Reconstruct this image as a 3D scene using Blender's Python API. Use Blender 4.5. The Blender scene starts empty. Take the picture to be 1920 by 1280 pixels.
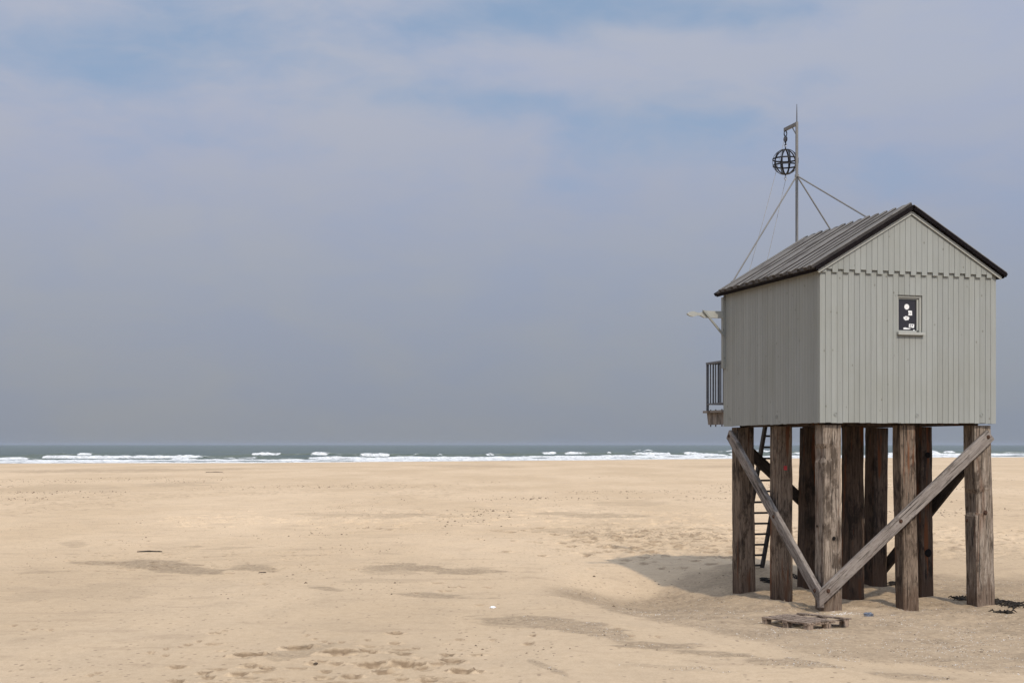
import bpy, math, random
import numpy as np
from mathutils import Vector, Matrix

# ------------------------------------------------------------------ camera, sky, sun, exposure
C = bpy.context.scene.collection
S = bpy.context.scene
EYE = 2.8
F = 2500.0                       # focal length in pixels of a 1920 px wide frame
cam_d = bpy.data.cameras.new("camera")
cam = bpy.data.objects.new("camera", cam_d); C.objects.link(cam)
cam.location = (0, 0, EYE); cam.rotation_euler = (math.radians(90), 0, 0)
cam_d.sensor_width = 36; cam_d.lens = 36 * F / 1920.0
cam_d.shift_y = 193 / 1920.0
cam_d.clip_start = 0.1; cam_d.clip_end = 60000
S.camera = cam
S.view_settings.view_transform = 'Standard'; S.view_settings.look = 'None'
S.view_settings.gamma = 1; S.view_settings.exposure = 0.0

SUN = Vector((0.31, -1.0, 1.0)).normalized()
sl = bpy.data.lights.new("sun", 'SUN'); sl.energy = 2.9; sl.angle = math.radians(0.9); sl.color = (1.0, .91, .79)
sun = bpy.data.objects.new("sun", sl); C.objects.link(sun)
sun.rotation_euler = (-SUN).to_track_quat('-Z', 'Y').to_euler()


class NT:
    """tiny node-tree helper"""
    def __init__(s, nt): s.t = nt; s.n = nt.nodes; s.l = nt.links
    def new(s, typ, **kw):
        n = s.n.new(typ)
        for k, v in kw.items(): setattr(n, k, v)
        return n
    def put(s, sock, v):
        if v is None: return
        if isinstance(v, bpy.types.NodeSocket): s.l.new(v, sock)
        elif isinstance(v, (tuple, list)):
            sock.default_value = tuple(v) + (1,) if (len(v) == 3 and sock.type == 'RGBA') else v
        else: sock.default_value = v
    def math(s, op, a, b=None, c=None, clamp=False):
        n = s.new('ShaderNodeMath', operation=op, use_clamp=clamp)
        for i, v in enumerate((a, b, c)): s.put(n.inputs[i], v)
        return n.outputs[0]
    def vm(s, op, a, b=None, out=0):
        n = s.new('ShaderNodeVectorMath', operation=op)
        s.put(n.inputs[0], a); s.put(n.inputs[1], b)
        return n.outputs[out]
    def mix(s, f, a, b, typ='MIX'):
        n = s.new('ShaderNodeMix', data_type='RGBA', blend_type=typ)
        s.put(n.inputs['Factor'], f); s.put(n.inputs[6], a); s.put(n.inputs[7], b)
        return n.outputs[2]
    def noise(s, vec, scale, detail=4, rough=.55, dist=0, out='Fac'):
        n = s.new('ShaderNodeTexNoise')
        s.put(n.inputs['Vector'], vec); n.inputs['Scale'].default_value = scale
        n.inputs['Detail'].default_value = detail; n.inputs['Roughness'].default_value = rough
        n.inputs['Distortion'].default_value = dist
        return n.outputs[out]
    def ss(s, v, a, b, o0=0., o1=1.):
        n = s.new('ShaderNodeMapRange', interpolation_type='SMOOTHSTEP')
        s.put(n.inputs['Value'], v); n.inputs['From Min'].default_value = a; n.inputs['From Max'].default_value = b
        n.inputs['To Min'].default_value = o0; n.inputs['To Max'].default_value = o1
        return n.outputs[0]
    def scale(s, vec, xyz): return s.vm('MULTIPLY', vec, xyz)
    def sep(s, vec):
        n = s.new('ShaderNodeSeparateXYZ'); s.put(n.inputs[0], vec); return n.outputs
    def comb(s, x, y, z):
        n = s.new('ShaderNodeCombineXYZ')
        for i, v in enumerate((x, y, z)): s.put(n.inputs[i], v)
        return n.outputs[0]
    def attr(s, name):
        return s.new('ShaderNodeAttribute', attribute_name=name).outputs['Fac']


# ---- world: Nishita sky seen through thin high haze and soft cloud, brighter towards the sun
W = bpy.data.worlds.new("World"); S.world = W; W.use_nodes = True
W.node_tree.nodes.clear()
w = NT(W.node_tree)
sky = w.new('ShaderNodeTexSky', sky_type='NISHITA', sun_disc=False)
sky.sun_elevation = math.asin(SUN.z); sky.sun_rotation = math.atan2(SUN.x, SUN.y)
sky.air_density = 1.0; sky.dust_density = 1.5; sky.ozone_density = 1.5
d = w.vm('NORMALIZE', w.new('ShaderNodeTexCoord').outputs['Generated'])
X, Y, Z = w.sep(d)
zz = w.math('ADD', w.math('MAXIMUM', Z, 0.0), 0.10)
warp = w.noise(w.scale(d, (5., 5., 9.)), 1.0, 3, out='Color')
dd_ = w.vm('ADD', d, w.scale(warp, (.10, .10, .06)))
n1 = w.noise(w.scale(w.vm('ADD', dd_, (3.1, 1.7, .4)), (6.5, 6.5, 13.)), 1.0, 6, .52)
n2 = w.noise(w.scale(w.vm('ADD', dd_, (9.1, 5.3, 2.)), (13., 13., 38.)), 1.0, 6, .58)
nz = w.math('SUBTRACT', w.math('ADD', w.math('MULTIPLY', n1, .65), w.math('MULTIPLY', n2, .35)), .5)
# where the veil is thin enough to let blue through: bearing and elevation of each break
yy_ = w.math('MAXIMUM', Y, .05)
az = w.math('ADD', w.math('DIVIDE', X, yy_), w.math('MULTIPLY', w.math('SUBTRACT', w.sep(warp)[0], .5), .16))
el = w.math('ADD', w.math('DIVIDE', Z, yy_), w.math('MULTIPLY', w.math('SUBTRACT', w.sep(warp)[1], .5), .07))
gap = None
for (gx, gy, rx_, ry_, am_, tl_) in [(270, 75, 420, 105, .66, -.05), (130, 140, 110, 30, .35, 0), (560, 120, 300, 90, .50, .1), (740, 200, 260, 60, .65, .1), (930, 212, 260, 46, .60, .0),
                                (1150, 28, 460, 60, .98, -.08), (1290, 215, 260, 100, .66, -.1), (1330, 120, 110, 60, .35, 0), (700, 300, 260, 50, .28, .1),
                                (1560, 120, 200, 60, .40, -.3), (1500, 330, 330, 70, .28, 0), (1000, 350, 300, 60, .18, 0)]:
    dx = w.math('DIVIDE', w.math('SUBTRACT', az, (gx - 960) / F), rx_ / F)
    dy0 = w.math('SUBTRACT', el, (833 - gy) / F)
    dy = w.math('DIVIDE', w.math('ADD', dy0, w.math('MULTIPLY', w.math('SUBTRACT', az, (gx - 960) / F), tl_)), ry_ / F)
    r2 = w.math('ADD', w.math('MULTIPLY', dx, dx), w.math('MULTIPLY', dy, dy))
    gq = w.math('MULTIPLY', w.math('POWER', 2.718, w.math('MULTIPLY', r2, -1.0)), am_)
    gap = gq if gap is None else w.math('MAXIMUM', gap, gq)
wide = w.math('MULTIPLY', w.ss(Z, .36, .55), .42)
gap = w.math('MAXIMUM', gap, wide)
blue = w.math('MULTIPLY', w.ss(w.math('SUBTRACT', gap, w.math('MULTIPLY', nz, 2.4)), .0, 1.05), w.ss(Z, .10, .24))
veil = w.math('SUBTRACT', 1.0, w.math('MULTIPLY', blue, 1.0))
ramp = w.new('ShaderNodeValToRGB'); w.put(ramp.inputs[0], w.math('MULTIPLY', Z, 2.0))
cr = ramp.color_ramp; cr.elements[0].position = 0.0; cr.elements[0].color = (.270, .290, .332, 1)
cr.elements[1].position = .62; cr.elements[1].color = (.43, .463, .570, 1)
for ps, c_ in ((.10, (.300, .324, .380)), (.25, (.340, .371, .452)), (.40, (.384, .416, .522)), (.52, (.415, .448, .560))):
    e_ = cr.elements.new(ps); e_.color = c_ + (1,)
hazecol = w.mix(1.0, ramp.outputs[0], w.mix(w.ss(nz, -.16, .16), (.945, .985, 1.04), (1.03, 1.03, .995)), 'MULTIPLY')
hazecol = w.mix(1.0, hazecol, w.mix(w.ss(az, -.36, .36), (1.04, 1.02, 1.0), (.975, .985, 1.0)), 'MULTIPLY')
skyc = w.mix(1.0, sky.outputs[0], (0.080, 0.088, 0.086), 'MULTIPLY')
skyc = w.mix(.85, skyc, (.272, .388, .570))
col = w.mix(veil, skyc, hazecol)
sd = w.math('MAXIMUM', w.vm('DOT_PRODUCT', d, tuple(SUN), out='Value'), 0.0)
aur = w.math('ADD', 1.0, w.math('MULTIPLY', w.math('POWER', sd, 2.5), 2.2))
up = w.math('ADD', 1.0, w.math('MULTIPLY', w.ss(Z, 0.35, .9), 0.55))
bg = w.new('ShaderNodeBackground'); w.put(bg.inputs['Color'], col)
w.put(bg.inputs['Strength'], w.math('MULTIPLY', aur, up))
w.l.new(bg.outputs[0], w.new('ShaderNodeOutputWorld').inputs[0])


# ------------------------------------------------------------------ numpy noise
def _hash(ix, iy, seed):
    h = (ix.astype(np.int64) * 374761393 + iy.astype(np.int64) * 668265263 + seed * 974634777) & 0xffffffff
    h = ((h ^ (h >> 13)) * 1274126177) & 0xffffffff
    h = h ^ (h >> 16)
    return (h & 0xffff) / 65535.0


def vnoise(x, y, seed=0):
    x = np.asarray(x, float); y = np.asarray(y, float)
    ix = np.floor(x); iy = np.floor(y); fx = x - ix; fy = y - iy
    ux = fx * fx * fx * (fx * (fx * 6 - 15) + 10); uy = fy * fy * fy * (fy * (fy * 6 - 15) + 10)
    a = _hash(ix, iy, seed); b = _hash(ix + 1, iy, seed); c = _hash(ix, iy + 1, seed); e = _hash(ix + 1, iy + 1, seed)
    return (a + (b - a) * ux) * (1 - uy) + (c + (e - c) * ux) * uy


def fbm(x, y, oct=4, seed=0, rough=.5):
    t = 0; a = 1.0; s = 0
    for o in range(oct):
        t = t + a * vnoise(x * 2 ** o + 17.3 * o, y * 2 ** o - 9.1 * o, seed + o); s += a; a *= rough
    return t / s


def sst(v, a, b):
    t = np.clip((v - a) / (b - a), 0, 1); return t * t * (3 - 2 * t)


def px2w(px, py, z=0.0):
    dpt = (EYE - z) * F / (py - 833.0)
    return (px - 960.0) / F * dpt, dpt


# ------------------------------------------------------------------ hut frame (u along the gable, v along the side wall)
TH = math.radians(15.3)
E1 = np.array([math.cos(TH), math.sin(TH)]); E2 = np.array([-math.sin(TH), math.cos(TH)])
P0 = np.array([5.216, 22.6])
HW, HL = 3.44, 3.92


def hut_xy(u, v):
    p = P0 + u * E1 + v * E2; return float(p[0]), float(p[1])


SHX = np.array([-2000, -300, -85, -30, 10, 52, 129, 400, 2500.]); SHY = np.array([150, 205, 221, 236, 262, 298, 337, 390, 500.])


def shore(x):
    return (np.interp(x, SHX, SHY) + np.interp(x - 14, SHX, SHY) + np.interp(x + 14, SHX, SHY)) / 3 \
        + 4 * (vnoise(x / 23., x * 0, 5) - .5) + 1.5 * (vnoise(x / 6., x * 0, 6) - .5)


# damp / coarse patches: (px centre x, y, half width px, half height px, strength, tilt)
PATCH = [(215, 1058, 85, 5, .75, .10), (300, 1066, 60, 9, .9, .04), (365, 1072, 55, 6, .9, .06), (480, 1069, 48, 7, .8, .07),
         (605, 1104, 50, 4, .8, .08), (80, 1074, 55, 3.5, .5, .0), (140, 1020, 22, 6, .45, 0), (430, 1029, 50, 3, .45, -.03), (355, 1026, 18, 3, .45, 0),
         (800, 1066, 115, 8, .85, .05), (870, 1070, 60, 8, .5, .02), (735, 1074, 50, 5, .5, 0), (790, 1117, 90, 4.5, .8, .06),
         (1060, 1178, 130, 13, .85, .13), (1120, 1196, 80, 11, .8, .16), (960, 1176, 60, 4, .5, .1),
         (1350, 1240, 190, 13, .85, .11), (1560, 1262, 220, 14, .7, .08), (1250, 1262, 110, 6, .35, .05), (1030, 1262, 45, 5, .6, .5),
         (700, 966, 110, 5, .4, 0), (770, 965, 50, 4, .5, 0), (880, 873, 75, 3, .45, 0), (200, 882, 260, 2.6, .55, -.01), (1500, 874, 220, 2, .4, 0),
         (120, 915, 110, 7, .3, 0), (330, 908, 70, 4, .45, 0), (1100, 966, 80, 4, .6, .01), (1190, 944, 70, 5, .35, .0), (1220, 1000, 160, 16, .35, .02),
         (60, 1200, 150, 12, .22, -.1), (160, 1110, 180, 16, .25, -.05), (560, 1225, 45, 7, .55, -.12), (700, 1090, 60, 4, .3, 0)]


def coarse_at(x, y):
    """0..1 amount of dark coarse, shelly sand"""
    px = 960 + F * x / np.maximum(y, 1); py = 833 + F * EYE / np.maximum(y, 1)
    yy = np.maximum(y, 2)
    wx = (fbm(x * .9, y * .35, 4, 11) - .5); wy = (fbm(x * .8 + 40, y * .3, 4, 12) - .5)
    c = np.zeros_like(x)
    fz = fbm(x * .7, y * .7, 6, 13, .62) - .5; fs_ = fbm(x * .5, y * 2.2, 5, 14, .6) - .5
    for cx, cy, hw, hh, st, tl in PATCH:
        dx = (px - cx) / (hw * 1.15) + wx * .9
        dy = (py - cy - (px - cx) * tl) / (hh * 1.15) + wy * 1.6
        r = np.sqrt(dx * dx + dy * dy)
        c = np.maximum(c, st * .88 * sst((1.08 - r) + fz * 1.9 + fs_ * 1.1, .10, .42))
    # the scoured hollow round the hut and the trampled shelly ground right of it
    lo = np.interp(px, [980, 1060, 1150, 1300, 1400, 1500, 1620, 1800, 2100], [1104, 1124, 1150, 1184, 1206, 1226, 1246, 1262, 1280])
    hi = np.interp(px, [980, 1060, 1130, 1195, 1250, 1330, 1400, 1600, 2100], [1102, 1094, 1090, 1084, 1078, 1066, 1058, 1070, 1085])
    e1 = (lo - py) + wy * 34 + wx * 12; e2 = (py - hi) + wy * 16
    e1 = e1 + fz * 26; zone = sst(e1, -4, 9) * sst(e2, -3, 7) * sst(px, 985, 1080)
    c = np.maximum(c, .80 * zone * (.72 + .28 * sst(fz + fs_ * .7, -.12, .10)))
    # faintly coarser, darker band of ground beyond the hut
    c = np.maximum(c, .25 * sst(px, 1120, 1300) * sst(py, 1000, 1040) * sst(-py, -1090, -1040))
    return np.clip(c, 0, 1)


rs = random.Random(4)
FEET = []          # x, y, length, width, depth, angle
for (px, py, hw) in [(395, 1187, 6), (408, 1187, 5), (420, 1183, 5), (350, 1209, 8), (336, 1212, 4), (372, 1202, 5), (312, 1216, 6), (283, 1223, 7), (310, 1228, 7),
                     (332, 1250, 14), (382, 1262, 13), (390, 1271, 12), (330, 1278, 14), (445, 1266, 19), (500, 1256, 14), (472, 1231, 30), (468, 1250, 16),
                     (640, 1230, 32), (600, 1243, 12), (585, 1246, 12), (690, 1226, 20), (560, 1216, 26), (735, 1245, 11), (630, 1247, 12), (700, 1250, 26), (762, 1252, 30),
                     (740, 1187, 15), (742, 1206, 12), (840, 1230, 14), (850, 1243, 22), (865, 1263, 21), (800, 1278, 16), (755, 1276, 12), (820, 1250, 12), (790, 1256, 14),
                     (610, 1262, 10), (660, 1270, 18), (900, 1262, 9), (720, 1262, 18), (760, 1232, 16), (780, 1217, 8), (860, 1199, 8), (690, 1200, 6), (640, 1206, 7),
                     (575, 1190, 4), (590, 1197, 5), (607, 1203, 5), (620, 1208, 5), (25, 1173, 5), (95, 1181, 6), (60, 1180, 4), (170, 1264, 6), (182, 1261, 4),
                     (820, 1094, 12), (835, 1110, 14), (850, 1102, 9), (868, 1102, 7), (915, 1102, 8), (780, 1113, 5), (900, 1136, 9), (925, 1200, 5),
                     (1000, 1196, 8), (990, 1212, 12), (1185, 1201, 7), (1235, 1202, 5), (1160, 1187, 7), (1220, 1023, 10), (1240, 1024, 6), (1190, 1010, 6),
                     (1075, 1017, 7), (930, 995, 14), (1005, 998, 10), (545, 1037, 10), (560, 1035, 5), (490, 1095, 9), (660, 1069, 8), (625, 1098, 5), (495, 1117, 5),
                     (205, 1012, 10), (228, 1012, 9), (265, 1046, 7), (160, 1057, 8), (290, 1058, 7), (183, 1071, 5), (130, 1067, 5), (560, 1123, 4)]:
    x, y = px2w(px, py)
    FEET.append((x, y, max(hw * 1.05 / F * y, .05), min(.22, max(.08, hw * .62 / F * y)), min(.055, .012 + hw * .0017), rs.uniform(-.25, .25)))
for k in range(70):
    px = rs.uniform(390, 900); py = rs.uniform(1205, 1290)
    if rs.random() < (1280 - py) / 140: continue
    x, y = px2w(px, py)
    L = rs.uniform(.05, .15); FEET.append((x, y, L, L * .6, L * .16, rs.uniform(-.6, .6)))
for k in range(420):           # trampled belt beyond the hut's shadow
    px = rs.gauss(1270, 130); py = rs.gauss(1012, 20)
    if py < 955 or py > 1075 or px > 1900: continue
    x, y = px2w(px, py)
    L = rs.uniform(.10, .22); FEET.append((x, y, L, L * .8, L * .20, rs.uniform(-1.5, 1.5)))
for k in range(260):
    px = rs.uniform(640, 1380); py = rs.gauss(968, 14)
    x, y = px2w(px, py)
    if py < 930: continue
    L = rs.uniform(.10, .24); FEET.append((x, y, L, L * .8, L * .2, rs.uniform(-1.5, 1.5)))
for k in range(240):
    px = rs.uniform(300, 780); py = rs.gauss(977, 6) + (px - 540) * .01
    x, y = px2w(px, py)
    L = rs.uniform(.10, .26); FEET.append((x, y, L, L * .7, L * .15, rs.uniform(-1.5, 1.5)))
for k in range(160):
    px = rs.uniform(120, 620); py = rs.gauss(1050, 16)
    x, y = px2w(px, py)
    L = rs.uniform(.05, .14); FEET.append((x, y, L, L * .7, L * .15, rs.uniform(-1.5, 1.5)))


def base_h(x, y):
    x = np.asarray(x, float); y = np.asarray(y, float)
    h = .10 * (fbm(x / 14., y / 18., 3, 21) - .5) + .035 * (fbm(x / 2.6, y / 3.4, 3, 23) - .5)
    # hollow blown out left of and under the hut
    h = h - .50 * np.exp(-(((x - 2.75) / 1.35) ** 2 + ((y - 26.4) / 2.7) ** 2)) + .12 * np.exp(-(((x - 5.3) / .9) ** 2 + ((y - 29.6) / 1.2) ** 2))
    r = np.exp(-(((x - 6.4) / 3.4) ** 2 + ((y - 24.2) / 3.4) ** 2))
    h = h * (1 - .6 * r) - .08 * r + r * .24 * (fbm(x / .8, y / .8, 4, 31) - .5)
    # smooth sand tongue in front, sloping up towards the camera
    px = 960 + F * x / np.maximum(y, 1); py = 833 + F * EYE / np.maximum(y, 1)
    lo = np.interp(px, [980, 1060, 1150, 1300, 1400, 1500, 1620, 1800, 2100], [1104, 1124, 1150, 1184, 1206, 1226, 1246, 1262, 1280])
    h = h + .07 * sst(py - lo, -3, 26) * sst(px, 900, 1100)
    for cx, cy, a, b, hh in [(640, 1222, 55, 16, .05), (760, 1240, 60, 14, .04), (480, 1236, 50, 8, .04), (560, 1262, 60, 10, .03), (850, 1256, 30, 9, .03)]:
        h = h + hh * np.exp(-((px - cx) / a) ** 2 - ((py - cy) / b) ** 2) * sst(y, 2, 8)
    s = y - shore(x)
    h = h * sst(-s, -10, 60) - np.where(s > -60, (s + 60) * .0055, 0)
    return h


def ground_z(x, y): return float(base_h(np.array([x]), np.array([y]))[0])


# ------------------------------------------------------------------ mesh helpers
def link(name, me, mat=None, parent=None, smooth=False):
    o = bpy.data.objects.new(name, me); C.objects.link(o)
    if mat is not None: me.materials.append(mat)
    if parent is not None: o.parent = parent
    if smooth:
        me.polygons.foreach_set('use_smooth', np.ones(len(me.polygons), bool))
    return o


def tag(o, label=None, cat=None, group=None, kind=None):
    if label: o['label'] = label
    if cat: o['category'] = cat
    if group: o['group'] = group
    if kind: o['kind'] = kind
    return o


def empty(name, loc, rz=0.0):
    o = bpy.data.objects.new(name, None); C.objects.link(o); o.location = loc; o.rotation_euler = (0, 0, rz)
    o.empty_display_size = .2
    return o


def grid_mesh(name, XX, YY, ZZ, attrs=None):
    r, c = XX.shape
    me = bpy.data.meshes.new(name)
    co = np.stack([XX, YY, ZZ], -1).reshape(-1, 3).astype(np.float32)
    i = np.arange(r * c).reshape(r, c)
    q = np.stack([i[:-1, :-1], i[:-1, 1:], i[1:, 1:], i[1:, :-1]], -1).reshape(-1).astype(np.int32)
    nf = len(q) // 4
    me.vertices.add(r * c); me.vertices.foreach_set('co', co.ravel())
    me.loops.add(len(q)); me.loops.foreach_set('vertex_index', q)
    me.polygons.add(nf); me.polygons.foreach_set('loop_start', np.arange(0, nf * 4, 4, dtype=np.int32))
    me.update(calc_edges=True)
    for k, v in (attrs or {}).items():
        a = me.attributes.new(k, 'FLOAT', 'POINT'); a.data.foreach_set('value', v.ravel().astype(np.float32))
    return me


class MB:
    def __init__(s): s.v = []; s.f = []; s.a = []
    def add(s, vs, fs, val=0.0):
        b = len(s.v); s.v += [tuple(p) for p in vs]; s.f += [tuple(b + i for i in f) for f in fs]; s.a += [val] * len(vs)
    def box(s, x0, x1, y0, y1, z0, z1, val=0.0, bev=0.0):
        if bev <= 0:
            vs = [(x, y, z) for z in (z0, z1) for y in (y0, y1) for x in (x0, x1)]
            s.add(vs, [(0, 2, 3, 1), (4, 5, 7, 6), (0, 1, 5, 4), (2, 6, 7, 3), (0, 4, 6, 2), (1, 3, 7, 5)], val); return
        b = bev                                             # bevel the vertical edges
        ring = [(x0 + b, y0), (x1 - b, y0), (x1, y0 + b), (x1, y1 - b), (x1 - b, y1), (x0 + b, y1), (x0, y1 - b), (x0, y0 + b)]
        s.prism(ring, z0, z1, val)
    def prism(s, ring, z0, z1, val=0.0):
        n = len(ring)
        vs = [(x, y, z0) for x, y in ring] + [(x, y, z1) for x, y in ring]
        s.add(vs, [tuple(range(n))[::-1], tuple(range(n, 2 * n))] + [(i, (i + 1) % n, n + (i + 1) % n, n + i) for i in range(n)], val)
    def prism_axis(s, ring, a, b, fn, val=0.0):
        """ring of 2d points; fn(p, q, t) -> 3d; extruded from t=a to t=b"""
        n = len(ring)
        vs = [fn(x, y, a) for x, y in ring] + [fn(x, y, b) for x, y in ring]
        s.add(vs, [tuple(range(n))[::-1], tuple(range(n, 2 * n))] + [(i, (i + 1) % n, n + (i + 1) % n, n + i) for i in range(n)], val)
    def tube(s, pts, r, n=8, val=0.0, closed=False):
        pts = [Vector(p) for p in pts]; m = len(pts); rings = []
        rr = r if isinstance(r, (list, tuple)) else [r] * m
        up = Vector((0, 0, 1))
        for i, p in enumerate(pts):
            t = (pts[(i + 1) % m] - pts[i - 1]) if closed else (pts[min(i + 1, m - 1)] - pts[max(i - 1, 0)])
            t.normalize()
            a = t.cross(up)
            if a.length < 1e-3: a = t.cross(Vector((1, 0, 0)))
            a.normalize(); b = t.cross(a)
            rings.append([p + rr[i] * (math.cos(2 * math.pi * k / n) * a + math.sin(2 * math.pi * k / n) * b) for k in range(n)])
        vs = [q for R in rings for q in R]; fs = []
        for i in range(m if closed else m - 1):
            j = (i + 1) % m
            for k in range(n): fs.append((i * n + k, i * n + (k + 1) % n, j * n + (k + 1) % n, j * n + k))
        if not closed: fs += [tuple(range(n))[::-1], tuple((m - 1) * n + k for k in range(n))]
        s.add(vs, fs, val)
    def disc(s, c, nrm, r, th, n=14, val=0.0):
        c = Vector(c); nrm = Vector(nrm).normalized()
        s.tube([c, c + nrm * th], r, n, val)
    def mesh(s, name):
        me = bpy.data.meshes.new(name); me.from_pydata(s.v, [], s.f); me.update()
        a = me.attributes.new('tone', 'FLOAT', 'POINT'); a.data.foreach_set('value', np.array(s.a, np.float32))
        return me
    def build(s, name, mat, parent=None, smooth=False):
        me = s.mesh(name)
        import bmesh
        bm = bmesh.new(); bm.from_mesh(me); bmesh.ops.recalc_face_normals(bm, faces=bm.faces); bm.to_mesh(me); bm.free()
        return link(name, me, mat, parent, smooth)


# ------------------------------------------------------------------ materials
def mat(name, rough=.8, spec=.3):
    m = bpy.data.materials.new(name); m.use_nodes = True
    t = NT(m.node_tree); t.n.clear()
    p = t.new('ShaderNodeBsdfPrincipled'); o = t.new('ShaderNodeOutputMaterial'); t.l.new(p.outputs[0], o.inputs[0])
    p.inputs['Roughness'].default_value = rough; p.inputs['Specular IOR Level'].default_value = spec
    return m, t, p


def bump(t, p, h, strength, dist):
    b = t.new('ShaderNodeBump'); b.inputs['Strength'].default_value = strength; b.inputs['Distance'].default_value = dist
    t.put(b.inputs['Height'], h); t.l.new(b.outputs[0], p.inputs['Normal'])


def sand_material():
    m, t, p = mat('sand', 1.0, .08)
    pos = t.new('ShaderNodeNewGeometry').outputs['Position']
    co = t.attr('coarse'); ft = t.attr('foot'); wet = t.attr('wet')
    big = t.noise(t.scale(pos, (.12, .05, 0)), 1.0, 5, .55)
    mid = t.noise(t.scale(pos, (1.1, .55, 0)), 1.0, 5, .6)
    grain = t.noise(pos, 38., 3, .7)
    col = t.mix(t.ss(big, .35, .65), (.548, .401, .250), (.628, .467, .300))
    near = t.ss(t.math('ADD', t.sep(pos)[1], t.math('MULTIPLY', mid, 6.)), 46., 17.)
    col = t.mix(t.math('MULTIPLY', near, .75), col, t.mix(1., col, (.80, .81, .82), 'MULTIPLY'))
    col = t.mix(t.ss(mid, .35, .68, 0, .55), col, t.mix(1., col, (.87, .88, .90), 'MULTIPLY'))
    # streaky wind-blown veins of coarser grain
    st = t.noise(t.scale(t.vm('ADD', pos, t.scale(t.noise(pos, .5, 4, out='Color'), (1.6, 1.6, 0))), (.55, 1.5, 0)), 1.0, 8, .66)
    col = t.mix(t.ss(st, .53, .66, 0, .42), col, (.36, .262, .170))
    # flecks of shell and peat that lie on the sand
    v = t.new('ShaderNodeTexVoronoi'); t.put(v.inputs['Vector'], t.scale(pos, (1, .8, 0))); v.inputs['Scale'].default_value = 9.0
    fl = t.noise(t.scale(pos, (.5, .22, 0)), 1.0, 4, .6)
    rnd = t.sep(v.outputs['Color'])[0]
    spot = t.math('MULTIPLY', t.ss(v.outputs['Distance'], .30, .16), t.math('GREATER_THAN', t.math('ADD', rnd, t.math('MULTIPLY', fl, .55)), 1.05))
    col = t.mix(t.math('MULTIPLY', spot, .7), col, (.22, .155, .10))
    sp2 = t.noise(t.scale(pos, (9., 7., 0)), 1.0, 4, .8)
    col = t.mix(t.ss(sp2, .56, .74, 0, .35), col, (.30, .215, .14))
    cm = t.noise(t.scale(pos, (2.6, 1.2, 0)), 1.0, 6, .68)
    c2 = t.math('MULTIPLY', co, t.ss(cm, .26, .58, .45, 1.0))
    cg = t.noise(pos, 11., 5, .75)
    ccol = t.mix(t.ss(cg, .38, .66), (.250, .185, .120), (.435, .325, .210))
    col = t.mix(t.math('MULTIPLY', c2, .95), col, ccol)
    col = t.mix(t.ss(cg, .66, .74, 0, .0), col, (.7, .6, .48))
    col = t.mix(t.math('MULTIPLY', ft, .95), col, (.150, .100, .058))  # shade inside the prints, and dark specks, put into the sand colour
    col = t.mix(t.ss(grain, .35, .65, 0, .42), col, t.mix(1., col, (.74, .72, .69), 'MULTIPLY'))
    gr2 = t.noise(t.scale(pos, (1, .7, 0)), 7.0, 4, .75)
    col = t.mix(t.ss(gr2, .40, .62, 0, .40), col, t.mix(1., col, (.83, .81, .78), 'MULTIPLY'))
    col = t.mix(wet, col, (.25, .18, .12))
    t.put(p.inputs['Base Color'], col)
    rip = t.new('ShaderNodeTexWave'); t.put(rip.inputs['Vector'], t.scale(pos, (1.0, 1.0, 0)))
    rip.inputs['Scale'].default_value = 2.2; rip.inputs['Distortion'].default_value = 7; rip.inputs['Detail'].default_value = 3; rip.inputs['Detail Scale'].default_value = .8
    rm = t.ss(t.noise(pos, .22, 3), .5, .7)
    h = t.math('ADD', t.math('MULTIPLY', grain, .25), t.math('MULTIPLY', t.math('MULTIPLY', rip.outputs['Fac'], rm), .35))
    h = t.math('ADD', h, t.math('MULTIPLY', t.math('MULTIPLY', cg, t.math('ADD', co, .15)), 2.2))
    h = t.math('ADD', h, t.math('MULTIPLY', mid, .8))
    bump(t, p, h, 1.0, .020)
    return m


def water_material():
    m, t, p = mat('sea_water', .32, .35)
    pos = t.new('ShaderNodeNewGeometry').outputs['Position']
    foam = t.attr('foam'); thin = t.attr('thin')
    n = t.noise(t.scale(pos, (.9, 1.6, 1)), 1.0, 6, .7)
    fm = t.ss(t.math('ADD', foam, t.math('MULTIPLY', t.math('SUBTRACT', n, .5), .9)), .42, .60)
    far = t.noise(t.scale(pos, (.02, .05, 0)), 1.0, 5, .6)
    wc = t.mix(t.ss(far, .35, .65), (.060, .080, .066), (.095, .115, .092))
    wc = t.mix(thin, wc, (.105, .118, .055))
    cap = t.math('MULTIPLY', t.ss(t.noise(t.scale(pos, (.05, .22, 0)), 1.0, 7, .75), .70, .75), .6)
    col = t.mix(t.math('MAXIMUM', fm, cap), wc, t.mix(t.ss(n, .3, .6), (.40, .40, .38), (.72, .71, .67)))
    t.put(p.inputs['Base Color'], col)
    t.put(p.inputs['Roughness'], t.math('ADD', .34, t.math('MULTIPLY', fm, .6), clamp=True))
    h = t.math('ADD', t.noise(t.scale(pos, (.25, .7, 1)), 1.0, 6, .65), t.math('MULTIPLY', n, .35))
    bump(t, p, h, 1.0, .9)
    return m


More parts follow.
